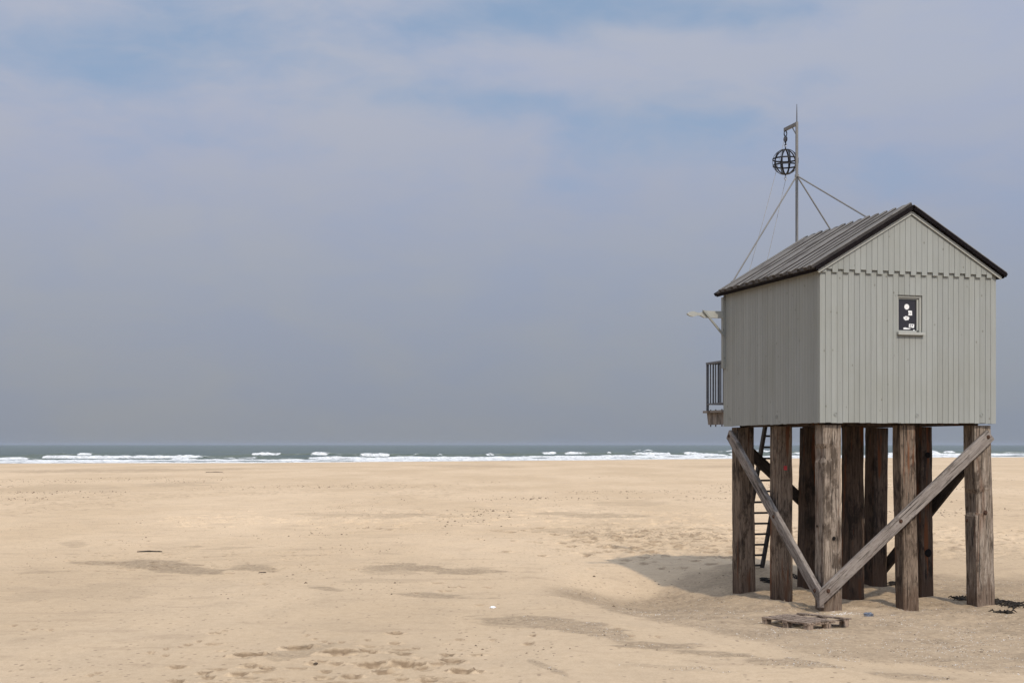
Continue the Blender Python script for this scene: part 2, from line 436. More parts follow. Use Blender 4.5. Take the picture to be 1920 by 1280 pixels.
def paint_material(name, c0, c1, dirt=.35):
    """weathered grey-green paint on boards; tone attribute varies board by board"""
    m, t, p = mat(name, .72, .25)
    oc = t.new('ShaderNodeTexCoord').outputs['Object']
    tone = t.attr('tone')
    col = t.mix(tone, c0, c1)
    off = t.comb(t.math('MULTIPLY', tone, 37.0), 0, t.math('MULTIPLY', tone, 19.0))
    g = t.noise(t.scale(t.vm('ADD', oc, off), (26, 26, 1.1)), 1.0, 5, .65)
    big = t.noise(t.scale(oc, (.9, .9, .7)), 1.0, 4, .6)
    col = t.mix(t.ss(g, .35, .72, 0, .35), col, t.mix(1., col, (.74, .72, .68), 'MULTIPLY'))
    col = t.mix(t.ss(big, .42, .70, 0, dirt), col, t.mix(1., col, (.86, .84, .76), 'MULTIPLY'))
    v = t.new('ShaderNodeTexVoronoi'); t.put(v.inputs['Vector'], t.scale(oc, (1, 1, .62))); v.inputs['Scale'].default_value = 7.5
    kn = t.math('MULTIPLY', t.ss(v.outputs['Distance'], .13, .04), t.math('GREATER_THAN', t.sep(v.outputs['Color'])[0], .40))
    col = t.mix(t.math('MULTIPLY', kn, .75), col, (.10, .085, .06))
    t.put(p.inputs['Base Color'], col)
    bump(t, p, t.math('ADD', g, t.math('MULTIPLY', kn, -1.)), .35, .004)
    return m


def wood_material(name, light, mid_, dark, rust=.5, damp=.5, rough=.92, grain=34.):
    """weathered timber, grain along local Z"""
    m, t, p = mat(name, rough, .15)
    oc = t.new('ShaderNodeTexCoord').outputs['Object']
    rnd = t.new('ShaderNodeObjectInfo').outputs['Random']
    o2 = t.vm('ADD', oc, t.comb(t.math('MULTIPLY', rnd, 31.), t.math('MULTIPLY', rnd, 17.), t.math('MULTIPLY', rnd, 53.)))
    z = t.sep(oc)[2]
    g = t.noise(t.scale(o2, (grain, grain, 1.7)), 1.0, 6, .72)
    fine = t.noise(t.scale(o2, (grain * 2.2, grain * 2.2, 7.)), 1.0, 4, .7)
    pat = t.noise(t.scale(o2, (4.5, 4.5, 2.2)), 1.0, 5, .68)
    col = t.mix(t.ss(g, .38, .60), light, mid_)
    col = t.mix(t.ss(pat, .50, .64, 0, .8), col, dark)
    col = t.mix(t.ss(fine, .50, .66, 0, .75), col, dark)
    rs_ = t.noise(t.scale(t.vm('ADD', o2, (7., 3., 1.)), (7., 7., .55)), 1.0, 4, .6)
    col = t.mix(t.math('MULTIPLY', t.ss(rs_, .58, .67), rust), col, (.120, .042, .015))
    blk = t.noise(t.scale(t.vm('ADD', o2, (1., 9., 4.)), (5., 5., .8)), 1.0, 4, .6)
    col = t.mix(t.math('MULTIPLY', t.ss(blk, .58, .68), rust), col, (.022, .016, .012))
    crack = t.noise(t.scale(o2, (46., 46., 1.1)), 1.0, 3, .5)
    ck = t.ss(crack, .60, .66)
    col = t.mix(t.math('MULTIPLY', ck, .8), col, (.02, .016, .012))
    # wet foot stained by the tide
    wv = t.math('ADD', z, t.math('MULTIPLY', t.math('SUBTRACT', pat, .5), 1.6))
    col = t.mix(t.math('MULTIPLY', t.ss(wv, .45, .12), damp), col, (.075, .042, .025))
    t.put(p.inputs['Base Color'], col)
    h = t.math('ADD', t.math('ADD', g, t.math('MULTIPLY', fine, .5)), t.math('MULTIPLY', ck, -1.5))
    h = t.math('ADD', h, t.math('MULTIPLY', pat, 1.2))
    bump(t, p, h, .9, .012)
    return m


def simple(name, col, rough=.6, spec=.3, metal=0., var=.25, scale=12.):
    m, t, p = mat(name, rough, spec)
    oc = t.new('ShaderNodeTexCoord').outputs['Object']
    n = t.noise(oc, scale, 5, .6)
    t.put(p.inputs['Base Color'], t.mix(t.ss(n, .35, .7, 0, 1.), col, tuple(c * (1 - var) for c in col)))
    p.inputs['Metallic'].default_value = metal
    bump(t, p, n, .3, .004)
    return m


M_SAND = sand_material()
M_WATER = water_material()
M_WALL = paint_material('grey_green_paint', (.240, .242, .216), (.267, .269, .240))
M_TRIM = paint_material('pale_trim_paint', (.30, .295, .26), (.33, .325, .285), .2)
def roof_material(name, c0, c1, c2):
    m, t, p = mat(name, .85, .2)
    oc = t.new('ShaderNodeTexCoord').outputs['Object']; tone = t.attr('tone')
    o2 = t.vm('ADD', oc, t.comb(t.math('MULTIPLY', tone, 13.), 0, 0))
    g = t.noise(t.scale(o2, (1.6, 34., 1.6)), 1.0, 5, .65); pt = t.noise(t.scale(o2, (2.2, 5., 2.2)), 1.0, 4, .6)
    col = t.mix(t.ss(g, .36, .62), c0, c1); col = t.mix(t.ss(pt, .48, .66, 0, .8), col, c2)
    col = t.mix(t.math('MULTIPLY', tone, .35), col, c1)
    t.put(p.inputs['Base Color'], col); bump(t, p, g, .5, .006); return m


M_ROOFB = roof_material('weathered_roof_batten', (.190, .175, .155), (.130, .118, .104), (.060, .052, .045))
M_ROOFU = roof_material('dark_roof_board', (.060, .052, .046), (.036, .030, .026), (.016, .013, .011))
M_TAR = simple('tarred_trim', (.010, .0075, .0075), .9, .05, var=.4)
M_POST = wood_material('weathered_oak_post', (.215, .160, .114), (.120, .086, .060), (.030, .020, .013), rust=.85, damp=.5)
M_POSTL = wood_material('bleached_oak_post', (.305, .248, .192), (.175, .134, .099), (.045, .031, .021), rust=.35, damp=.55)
M_POSTD = wood_material('dark_oak_post', (.105, .072, .050), (.058, .038, .026), (.016, .011, .008), rust=.9, damp=.6)  # darker wood tone for inner and rear posts and the floor joists
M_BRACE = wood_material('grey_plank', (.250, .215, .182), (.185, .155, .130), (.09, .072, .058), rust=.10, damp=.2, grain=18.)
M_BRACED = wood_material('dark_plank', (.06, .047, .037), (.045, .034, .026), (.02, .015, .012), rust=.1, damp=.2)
M_PALLET = wood_material('pallet_wood', (.33, .25, .185), (.225, .165, .12), (.075, .052, .036), rust=.15, damp=0, grain=30.)
M_STEEL = simple('galvanised_tube', (.17, .16, .145), .6, .3, 0, .15, 3.)
M_BLACK = simple('black_iron', (.018, .017, .018), .5, .4, .3, .5, 30.)
M_RAIL = simple('dark_grey_rail', (.10, .10, .105), .55, .35)
M_LADDER = simple('dark_ladder_wood', (.045, .040, .036), .8, .2)
M_ROPE = simple('pale_rope', (.30, .28, .25), .9, .1)
M_SILVER = simple('bright_shackle', (.6, .6, .6), .3, .5, .7)
M_BOLT = simple('rusty_bolt', (.085, .045, .028), .8, .2, .2, .5, 60.)
M_HOLE = simple('bolt_hole', (.012, .010, .009), .95, .05)
M_PANE, _t, _p = mat('dark_window_pane', .12, .5)
_p.inputs['Base Color'].default_value = (.018, .014, .016, 1)
M_STICK = simple('sun_bleached_sticker', (.72, .70, .66), .7, .2, var=.12, scale=60.)
M_INK = simple('sticker_print', (.08, .07, .09), .7, .2)
M_RED = simple('red_tag', (.42, .05, .05), .7, .2)
M_WEED = simple('dried_seaweed', (.030, .024, .018), .9, .15, var=.5)
M_DRIFT = simple('driftwood', (.10, .075, .055), .9, .1, var=.5)
M_SHELL = simple('broken_shell', (.66, .60, .52), .7, .3, var=.3, scale=3.)
M_CLOD = simple('dark_peat_crumb', (.16, .115, .075), .95, .05, var=.6, scale=2.)
M_BAG = simple('grey_blue_plastic', (.13, .145, .175), .35, .5, var=.5)
M_WHITE = simple('white_plastic', (.78, .78, .76), .5, .4, var=.15)

# ------------------------------------------------------------------ beach
rows = list(np.arange(-5, 5, .5)); y = 5.0
while y < 13: rows.append(y); y += (y + 6) * .006
while y < 62: rows.append(y); y += (y + 6) * .0019
while y < 420: rows.append(y); y += (y + 6) * .0055
rows.append(420.)
rows = np.array(rows)
tc = np.concatenate([-np.geomspace(6, .47, 26)[:-1], np.linspace(-.46, .46, 860), np.geomspace(.47, 6, 26)[1:]])
YY, TT = np.meshgrid(rows, tc, indexing='ij'); XX = TT * (YY + 6.)
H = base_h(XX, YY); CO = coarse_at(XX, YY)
FT = np.zeros_like(H)
for (fx, fy, L, Wd, dp, an) in FEET:
    R = max(L, Wd) * 2.6
    r0, r1 = np.searchsorted(rows, [fy - R, fy + R])
    if r1 - r0 < 1: r1 = r0 + 1
    ta = (fx - R) / (fy + 6); tb = (fx + R) / (fy + 6)
    c0, c1 = np.searchsorted(tc, [ta - .002, tb + .002])
    if c1 <= c0: continue
    sx = XX[r0:r1, c0:c1] - fx; sy = YY[r0:r1, c0:c1] - fy
    ca, sa = math.cos(an), math.sin(an)
    a = (sx * ca + sy * sa) / L; b = (-sx * sa + sy * ca) / Wd
    wob = (vnoise(XX[r0:r1, c0:c1] * 14, YY[r0:r1, c0:c1] * 14, 77) - .5) * .5
    r = np.sqrt(a * a + b * b) + wob
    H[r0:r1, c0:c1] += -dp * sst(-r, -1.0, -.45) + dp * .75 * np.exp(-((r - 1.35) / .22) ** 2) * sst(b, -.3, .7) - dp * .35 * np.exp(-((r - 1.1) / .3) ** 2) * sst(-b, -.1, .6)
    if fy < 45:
        wall = sst(-r, -1.32, -1.12) * sst(b, .25, .6) * sst(r, .35, .6)      # shade of the print painted dark on its far wall
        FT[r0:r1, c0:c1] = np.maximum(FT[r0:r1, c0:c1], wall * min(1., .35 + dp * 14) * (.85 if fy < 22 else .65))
# trampled roughness where the sand is coarse
det = (fbm(XX * 3.2, YY * 3.2, 4, 51, .6) - .5)
H += det * .060 * CO * sst(-YY, -60, -40)
PYY = 833 + F * EYE / np.maximum(YY, 1); PXX = 960 + F * XX / np.maximum(YY, 1)
belt = sst(PXX, 950, 1150) * sst(PYY, 970, 1000) * sst(-PYY, -1060, -1030)
H += det * .16 * belt
tr = sst(vnoise(XX * 5, YY * 4, 91), .74, .86) * (belt * .55 + .45 * sst(PYY, 900, 925) * sst(-PYY, -985, -960) * sst(fbm(XX / 5, YY / 9, 3, 94), .45, .62))
FT = np.maximum(FT, tr * .8)
SS = YY - shore(XX)
wet = sst(SS, -5, -1)
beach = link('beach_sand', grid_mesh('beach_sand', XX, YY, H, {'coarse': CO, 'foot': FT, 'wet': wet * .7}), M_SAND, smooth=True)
tag(beach, kind='structure')

# ------------------------------------------------------------------ sea with breakers
SEA_Z = -.34
srow = list(np.arange(-14, 190, .45)); s_ = 190.
while s_ < 12500: srow.append(s_); s_ *= 1.012 if s_ < 1200 else 1.05
srow = np.array(srow)
tc = np.concatenate([-np.geomspace(5, .47, 40)[:-1], np.linspace(-.46, .46, 1300), np.geomspace(.47, 5, 40)[1:]])
SR, TT = np.meshgrid(srow, tc, indexing='ij')
XS = TT * (260 + SR)
YS = np.interp(XS, SHX, SHY) * 0 + shore(XS) + SR
Hs = np.zeros_like(XS); FM = np.zeros_like(XS); TN = np.zeros_like(XS)
#      s0   height  foam-threshold  noise scale  seed
for s0, A, thr, sc, sd_ in [(1.5, .22, -.2, 30, 1), (12, .22, .34, 22, 2), (30, .36, .34, 26, 3), (56, .46, .42, 22, 4), (86, .70, .50, 20, 5),
                            (122, .85, .54, 18, 6), (165, .9, .58, 18, 7), (220, .9, .63, 22, 8), (300, .8, .68, 26, 9)]:
    cx = s0 + 16 * (vnoise(XS / 45., XS * 0, 100 + sd_) - .5) + 4 * (vnoise(XS / 9., XS * 0, 120 + sd_) - .5) + 1.2 * (vnoise(XS / 2.5, XS * 0, 121 + sd_) - .5)
    am = fbm(XS / sc, XS * 0 + 3.3, 3, 200 + sd_, .55)
    br = sst(am + .10 * (vnoise(XS / 3.2, SR / 6., 140 + sd_) - .5), thr - .01, thr + .13)
    edge = .25 + .35 * vnoise(XS / .9, XS * 0, 230 + sd_) + .45 * vnoise(XS / 2.8, XS * 0, 240 + sd_) + .45 * vnoise(XS / 9., XS * 0, 250 + sd_)
    hgt = A * (.30 + .75 * br * edge)
    dd = SR - cx
    prof = np.where(dd < 0, np.exp(-(dd / .9) ** 2), np.exp(-(dd / 4.5) ** 2))
    Hs = np.maximum(Hs, hgt * prof)
    f1 = br * np.where(dd < 0, sst(dd, -2.6, -.9), sst(-dd, -3.2, -.6)) * (.72 + .5 * (fbm(XS / 1.6, SR / 1.1, 3, 260 + sd_) - .2))
    FM = np.maximum(FM, np.clip(f1, 0, 1))
    lip = sst(am, thr - .07, thr) * np.exp(-((dd - .4) / .6) ** 2) * .95 * vnoise(XS / 1.8, XS * 0, 270 + sd_)      # thin crest foam
    FM = np.maximum(FM, lip)
    TN = np.maximum(TN, (1 - br) * prof * sst(am, thr - .25, thr))
FM = np.maximum(FM, .75 * sst(-SR, -4.5, -1.5))
FM = np.maximum(FM, .55 * sst(fbm(XS / 7., SR / 2.5, 4, 300), .50, .66) * sst(-SR, -130, -30))
chop = (fbm(XS / 6., YS / 3.2, 3, 310) - .5)
Hs = Hs + chop * .30 * sst(SR, 4, 30) * sst(-SR, -2500, -300)
sea = link('sea_water', grid_mesh('sea_water', XS, YS, Hs + SEA_Z, {'foam': FM, 'thin': TN}), M_WATER, smooth=True)
tag(sea, kind='structure')

# ------------------------------------------------------------------ the stilt hut
x0, y0 = hut_xy(0, 0)
hut = empty('stilt_hut', (x0, y0, 0), TH)           # local x = along the gable, y = along the side wall
tag(hut, 'grey boarded beach refuge hut with a gabled roof standing on nine weathered timber stilts', 'hut')
ZB, ZT = 3.17, 5.77
RAKE_OV, EAVE_OV = .11, .13
Z_EAVE, Z_RIDGE = 5.79, 6.90
SLOPE = (Z_RIDGE - Z_EAVE) / (HW / 2 + EAVE_OV)
rb = random.Random(11)


def roof_z(u):
    return Z_EAVE + SLOPE * (min(u, HW - u) + EAVE_OV)


WU0, WU1, WZ0, WZ1 = 1.498, 1.955, 4.745, 5.37
# core behind the boards (keeps the joints dark and the room closed)
core = MB()
core.box(.030, HW - .030, .032, .075, ZB + .02, WZ0)
core.box(.030, HW - .030, .032, .075, WZ1, 5.74)
core.box(.030, WU0, .032, .075, WZ0, WZ1); core.box(WU1, HW - .03, .032, .075, WZ0, WZ1)
core.box(.030, .075, .075, HL - .03, ZB + .02, 5.74); core.box(HW - .075, HW - .03, .075, HL - .03, ZB + .02, 5.74)
core.box(.075, HW - .075, HL - .075, HL - .03, ZB + .02, 5.74)
g = [(.03, 5.745), (HW - .03, 5.745), (HW / 2, 6.76)]
core.prism_axis(g, .034, .075, lambda a, b, t: (a, t, b)); core.prism_axis(g, HL - .075, HL - .03, lambda a, b, t: (a, t, b))
core.build('wall_core', simple('dark_board_joint', (.030, .029, .025), .9, .1), hut)
fl = MB(); fl.box(.04, HW - .04, .04, HL - .04, ZB + .0, ZB + .018)
for k in range(5): fl.box(.3 + k * .68, .44 + k * .68, .12, HL - .12, ZB - .035, ZB - .002)
fl.build('floor_joists', M_POSTD, hut)


def widths(total, w):
    n = round(total / w); ws = [w * rb.uniform(.96, 1.04) for _ in range(n)]
    k = total / sum(ws); e = [0]
    for q in ws: e.append(e[-1] + q * k)
    return e


gb = MB(); E = widths(HW, .1075)
for i in range(len(E) - 1):
    a, b = E[i] + .0026, E[i + 1] - .0026; tn = rb.random(); pr = rb.uniform(0, .0015)
    zt = 5.80 + (0 if 0 else 0)
    zb = ZB + rb.uniform(-.006, .006)
    segs = [(zb, zt)]
    m0, m1 = max(a, WU0 - .012), min(b, WU1 + .012)
    if m1 - m0 > .002:
        segs = [(zb, WZ0), (WZ1 + .01, zt)]
        if a < WU0 - .014: gb.box(a, WU0 - .012, -pr, .028, WZ0 - .001, WZ1 + .011, tn)
        if b > WU1 + .014: gb.box(WU1 + .012, b, -pr, .028, WZ0 - .001, WZ1 + .011, tn)
    for s0, s1 in segs: gb.box(a, b, -pr, .028, s0, s1, tn, .0010)
gb.build('gable_wall', M_WALL, hut)
# upper gable layer, alternately long and short board ends
ug = MB(); n = 32
for i in range(n):
    a = HW * i / n + .0025 - (.02 if i == 0 else 0); b = HW * (i + 1) / n - .0025 + (.02 if i == n - 1 else 0)
    zb = (5.722 if i % 2 == 0 else 5.780) + rb.uniform(-.003, .003); tn = rb.random()
    fr, bk = -.038 - rb.uniform(0, .002), -.006
    za = min(roof_z(max(a, 0)) - .075, roof_z(HW / 2) - .08) ; zb2 = roof_z(min(b, HW)) - .075
    za = max(za, zb + .01); zb2 = max(zb2, zb + .01)
    ug.prism_axis([(a, zb), (b, zb), (b, zb2), (a, za)], fr, bk, lambda p, q, t: (p, t, q), tn)
ug.build('gable_boards', M_WALL, hut)


def side_wall(name, uo, sgn, jit):
    sb = MB(); Ed = widths(HL, .104)
    for i in range(len(Ed) - 1):
        a, b = Ed[i] + .004, Ed[i + 1] - .004; tn = rb.random(); pr = rb.uniform(0, .0015)
        if i == 0 and sgn < 0: a = .030
        zb = ZB + rb.uniform(-.006, .006) - .015 * (Ed[i] / HL)
        u0, u1 = (uo - pr, uo + .028) if sgn < 0 else (uo - .028, uo + pr)
        sb.box(u0, u1, a, b, zb, 5.80, tn, .0008)
    return sb.build(name, M_WALL, hut)


side_wall('side_wall', 0, -1, 0); side_wall('side_wall', HW, 1, 0)
fb = MB(); Ed = widths(HW - .06, .104)
for i in range(len(Ed) - 1):
    zt = roof_z(Ed[i] + .05) - .08
    fb.box(Ed[i] + .033, Ed[i + 1] + .027, HL - .028, HL, ZB, zt, rb.random())
fb.build('seaward_wall', M_WALL, hut)
pl = [(u, -.001, z) for u, z in ((.30, 3.31), (1.86, 3.30), (3.14, 3.32))]
for u, yv, z in pl:
    q = MB(); q.tube([(u + .032 * math.cos(t), -.0035, z + .032 * math.sin(t)) for t in np.linspace(0, 2 * math.pi, 16, endpoint=False)], .0045, 6, 0, True)
    q.disc((u, .001, z), (0, -1, 0), .022, .006)
    q.build('bolt_cover', M_WALL, hut)
for v in (.9 + .7, 3.6):
    q = MB(); q.tube([(-.004, v + .032 * math.cos(t), 3.30 + .032 * math.sin(t)) for t in np.linspace(0, 2 * math.pi, 16, endpoint=False)], .0045, 6, 0, True)
    q.disc((.001, v, 3.30), (-1, 0, 0), .022, .006)
    q.build('bolt_cover', M_WALL, hut)

# window > frame, pane, sill, stickers
win = MB()
d0, d1 = -.006, .10
win.box(WU0 - .010, WU0 + .022, .030, d1, WZ0 + .003, WZ1 - .034, .5); win.box(WU1 - .026, WU1 + .010, .030, d1, WZ0 + .003, WZ1 - .034, .5)
win.box(WU0 - .010, WU1 + .010, .030, d1, WZ1 - .032, WZ1 + .006, .5)
wob = win.build('window', M_TRIM, hut)
w2 = MB(); w2.box(WU0 + .024, WU0 + .040, .055, .095, WZ0 + .03, WZ1 - .04, .8); w2.box(WU1 - .062, WU1 - .028, .055, .095, WZ0 + .03, WZ1 - .04, .9)
w2.box(WU0 + .041, WU1 - .063, .056, .095, WZ1 - .058, WZ1 - .036, .4); w2.box(WU0 + .041, WU1 - .063, .056, .095, WZ0 + .004, WZ0 + .03, .4)
w2.build('window_frame', M_TRIM, wob)
w3 = MB(); w3.box(WU0 + .030, WU1 - .050, .078, .086, WZ0 + .02, WZ1 - .05)
w3.build('pane', M_PANE, wob)
w4 = MB(); w4.prism_axis([(-.065, WZ0 - .055), (.02, WZ0 - .055), (.07, WZ0 + .002), (.06, WZ0 + .004), (-.065, WZ0 - .012)], WU0 - .03, WU1 + .03, lambda a, b, t: (t, a, b), .9)
w4.build('sill', M_TRIM, wob)


def wpx(px, py):                 # spot on the pane seen in the close-up of the window (1047x1280 crop)
    u = WU0 + (px - 275) / (790 - 275) * (WU1 - WU0); z = WZ1 - (py - 155) / (960 - 155) * (WZ1 - WZ0 + .02)
    return u + .022, z


def sticker(pts, y=.0765, name='sticker', m=M_STICK):
    q = MB(); q.prism_axis(pts, y - .0012, y, lambda a, b, t: (a, t, b)); return q.build(name, m, wob)


cx, cz = wpx(490, 385)
sticker([(cx + .048 * math.cos(t), cz + .048 * math.sin(t)) for t in np.linspace(0, 2 * math.pi, 24, endpoint=False)])
sticker([wpx(*p) for p in ((525, 465), (605, 468), (608, 570), (520, 568), (535, 520), (520, 485))])
cx, cz = wpx(482, 632)
sticker([(cx + (.056 + .006 * math.sin(5 * t)) * math.cos(t), cz + (.036 + .006 * math.cos(7 * t)) * math.sin(t)) for t in np.linspace(0, 2 * math.pi, 28, endpoint=False)])
sticker([wpx(*p) for p in ((540, 752), (655, 757), (650, 838), (535, 825))])
sticker([wpx(*p) for p in ((412, 845), (450, 832), (520, 845), (585, 850), (540, 872), (420, 874))])
sticker([wpx(*p) for p in ((630, 880), (655, 872), (668, 892), (650, 908), (636, 902))])
sticker([wpx(*p) for p in ((560, 768), (592, 768), (592, 780), (572, 782), (572, 806), (592, 808), (592, 818), (558, 816))], .0750, 'sticker_print', M_INK)
sticker([wpx(*p) for p in ((600, 772), (632, 772), (622, 800), (604, 800))], .0750, 'sticker_print', M_INK)
sticker([wpx(*p) for p in ((546, 500), (585, 505), (580, 530), (560, 545))], .0750, 'sticker_print', simple('faded_print', (.42, .39, .36)))
sticker([wpx(*p) for p in ((462, 615), (505, 612), (500, 640), (470, 650))], .0750, 'sticker_print', simple('faded_print_b', (.42, .39, .36)))

# roof: deck, boards and battens, dark rake trim
ang = math.atan(SLOPE); SL = (HW / 2 + EAVE_OV) / math.cos(ang)
V0, V1 = -RAKE_OV, HL + RAKE_OV


def slope_pt(side, s, n_, v):
    """s metres down from the ridge, n_ metres above the deck plane"""
    u = HW / 2 + (-1 if side < 0 else 1) * (s * math.cos(ang) + n_ * math.sin(ang)) if False else None
    sg = -1 if side < 0 else 1
    return (HW / 2 + sg * (s * math.cos(ang) + n_ * math.sin(ang)), v, Z_RIDGE - s * math.sin(ang) + n_ * math.cos(ang))


roof = MB()
for side in (-1, 1):
    n0, n1 = -.055, -.020
    roof.prism_axis([(0.04, n0), (SL, n0), (SL, n1), (0.012, n1)], V0, V1, lambda s, n_, v, sd=side: slope_pt(sd, s, n_, v))
roof_o = roof.build('roof', M_TAR, hut)
rr = random.Random(5)
NB = 14
for side in (-1, 1):
    un = MB(); ov = MB(); cp_ = MB()
    step = (V1 - V0) / NB
    for i in range(NB):
        c = V0 + (i + .5) * step
        e = rr.uniform(-.012, .012)
        un.prism_axis([(.02, -.018), (SL + .01 + e, -.018), (SL + .01 + e, .004), (.02, .004)], c - .5 * step + .003, c + .5 * step - .003, lambda s, n_, v, sd=side: slope_pt(sd, s, n_, v), rr.random())
        wd = .060 + rr.uniform(-.008, .008); e = rr.uniform(-.01, .03)
        tp = (-.035 if side < 0 else .03)
        hh = .048 + rr.uniform(-.006, .010)
        q0, q1 = (c - step * .5 - wd, c - step * .5 + wd) if i else (V0 + .045, V0 + .125)
        ov.prism_axis([(q0 + .006, .0045), (q1 - .006, .0045), (q1 - .006, hh), (q0 + .006, hh)], tp + .004, SL + .015 + e, lambda v, n_, s, sd=side: slope_pt(sd, s, n_, v), rr.random())
        cp_.prism_axis([(q0, hh + .0005), (q1, hh + .0005), (q1 - .004, hh + .014), (q0 + .004, hh + .014)], tp, SL + .02 + e, lambda v, n_, s, sd=side: slope_pt(sd, s, n_, v), rr.random())
    un.build('roof_boards', M_ROOFU, roof_o); ov.build('roof_battens', M_ROOFU, roof_o); cp_.build('batten_caps', M_ROOFB, roof_o)
for side in (-1, 1):
    for (va, vb) in ((V0 - .018, V0 + .022), (V1 - .022, V1 + .018)):
        q = MB(); q.prism_axis([(-.012 if side < 0 else .0, -.050), (SL + .018, -.050), (SL + .018, .012), (-.012 if side < 0 else .0, .012)], va, vb, lambda s, n_, v, sd=side: slope_pt(sd, s, n_, v))
        q.build('rake_trim', M_TAR, roof_o)
    q = MB(); q.prism_axis([(.05, -.118), (SL - .02, -.118), (SL - .02, -.066), (.05, -.066)], -.070, -.050, lambda s, n_, v, sd=side: slope_pt(sd, s, n_, v), .6)
    q.build('fascia_board', M_TRIM, roof_o)
    q = MB(); q.prism_axis([(SL - .03, -.075), (SL + .012, -.075), (SL + .012, -.02), (SL - .03, -.02)], V0 + .024, V1 - .024, lambda s, n_, v, sd=side: slope_pt(sd, s, n_, v))
    q.build('eave_trim', M_TAR, roof_o)

# posts, built once per post because each is hewn differently
PU = (.29, 1.76, 3.23); PV = (.26, 2.0, 3.64)


def make_post(u, v, side, material, seed, lean=(0, 0), notch=None):
    px_, py_ = hut_xy(u, v); gz = ground_z(px_, py_) - .35
    q = MB(); r_ = random.Random(seed); N = 44; zt = ZB - .036
    a = side / 2; b = .022
    ring0 = [(-a + b, -a), (a - b, -a), (a, -a + b), (a, a - b), (a - b, a), (-a + b, a), (-a, a - b), (-a, -a + b)]
    vs = []; off = r_.uniform(0, 99)
    for i in range(N + 1):
        t = i / N; z = gz + t * (zt - gz)
        for k, (x, y) in enumerate(ring0):
            nz_ = float(vnoise(np.array([z * 1.6 + off]), np.array([k // 2 * 3.7 + off]), seed)[0]) - .5
            n2_ = float(vnoise(np.array([z * 7 + off]), np.array([k * 5.1 + off]), seed + 9)[0]) - .5
            s_c = 1 + .06 * nz_ + .035 * n2_ + .04 * (1 - t)
            x2, y2 = x * s_c + lean[0] * (1 - t), y * s_c + lean[1] * (1 - t)
            if notch and notch[0] < z < notch[1] and k in (0, 7, 6): x2 += .035
            if notch and notch[0] < z < notch[1] and k in (0, 7): y2 += .02
            vs.append((x2, y2, z))
    fs = [tuple(range(8))[::-1], tuple(N * 8 + k for k in range(8))]
    for i in range(N):
        for k in range(8): fs.append((i * 8 + k, i * 8 + (k + 1) % 8, (i + 1) * 8 + (k + 1) % 8, (i + 1) * 8 + k))
    q.add(vs, fs)
    o = q.build('post', material, hut); o.location = (u, v, 0)
    return o


def bolt(parent, loc, nrm, r=.020, m=None, name='bolt', th=.018):
    q = MB(); q.disc(loc, nrm, r * 1.7, th * .3, 12); q.disc(Vector(loc) + Vector(nrm) * th * .3, nrm, r, th, 6)
    return q.build(name, m or M_BOLT, parent)


SP = .345
posts = {}
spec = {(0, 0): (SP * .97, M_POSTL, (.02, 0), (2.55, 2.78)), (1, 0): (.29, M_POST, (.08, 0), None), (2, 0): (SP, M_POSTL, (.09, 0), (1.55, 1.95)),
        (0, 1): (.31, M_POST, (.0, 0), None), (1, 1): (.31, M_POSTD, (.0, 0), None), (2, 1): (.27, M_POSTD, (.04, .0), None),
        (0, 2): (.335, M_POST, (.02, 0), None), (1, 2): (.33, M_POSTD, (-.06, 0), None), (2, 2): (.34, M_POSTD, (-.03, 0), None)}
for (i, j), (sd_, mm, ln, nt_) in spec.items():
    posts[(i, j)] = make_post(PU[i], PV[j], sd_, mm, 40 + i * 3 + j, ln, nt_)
h_ = SP / 2
bolt(posts[(0, 0)], (.02, -h_ * 1.07, 1.20), (0, -1, 0), .020, M_HOLE, 'bolt_hole', .006)
bolt(posts[(0, 0)], (-h_ * 1.07, .03, 1.40), (-1, 0, 0), .014, M_HOLE, 'bolt_hole', .006)
bolt(posts[(2, 0)], (.05, -h_ * 1.03, 1.60), (0, -1, 0), .026)
bolt(posts[(2, 0)], (-h_ * 1.02, .03, 1.45), (-1, 0, 0), .018)
bolt(posts[(2, 1)], (.03, -.15, 2.60), (0, -1, 0), .034, M_HOLE, 'bolt_hole', .008)
bolt(posts[(2, 1)], (.04, -.152, .75), (0, -1, 0), .045, M_HOLE, 'bolt_hole', .008)
tg = MB(); tg.box(-.03, .035, -.166, -.160, 2.33, 2.41); tg.build('warning_tag', M_RED, posts[(0, 1)])


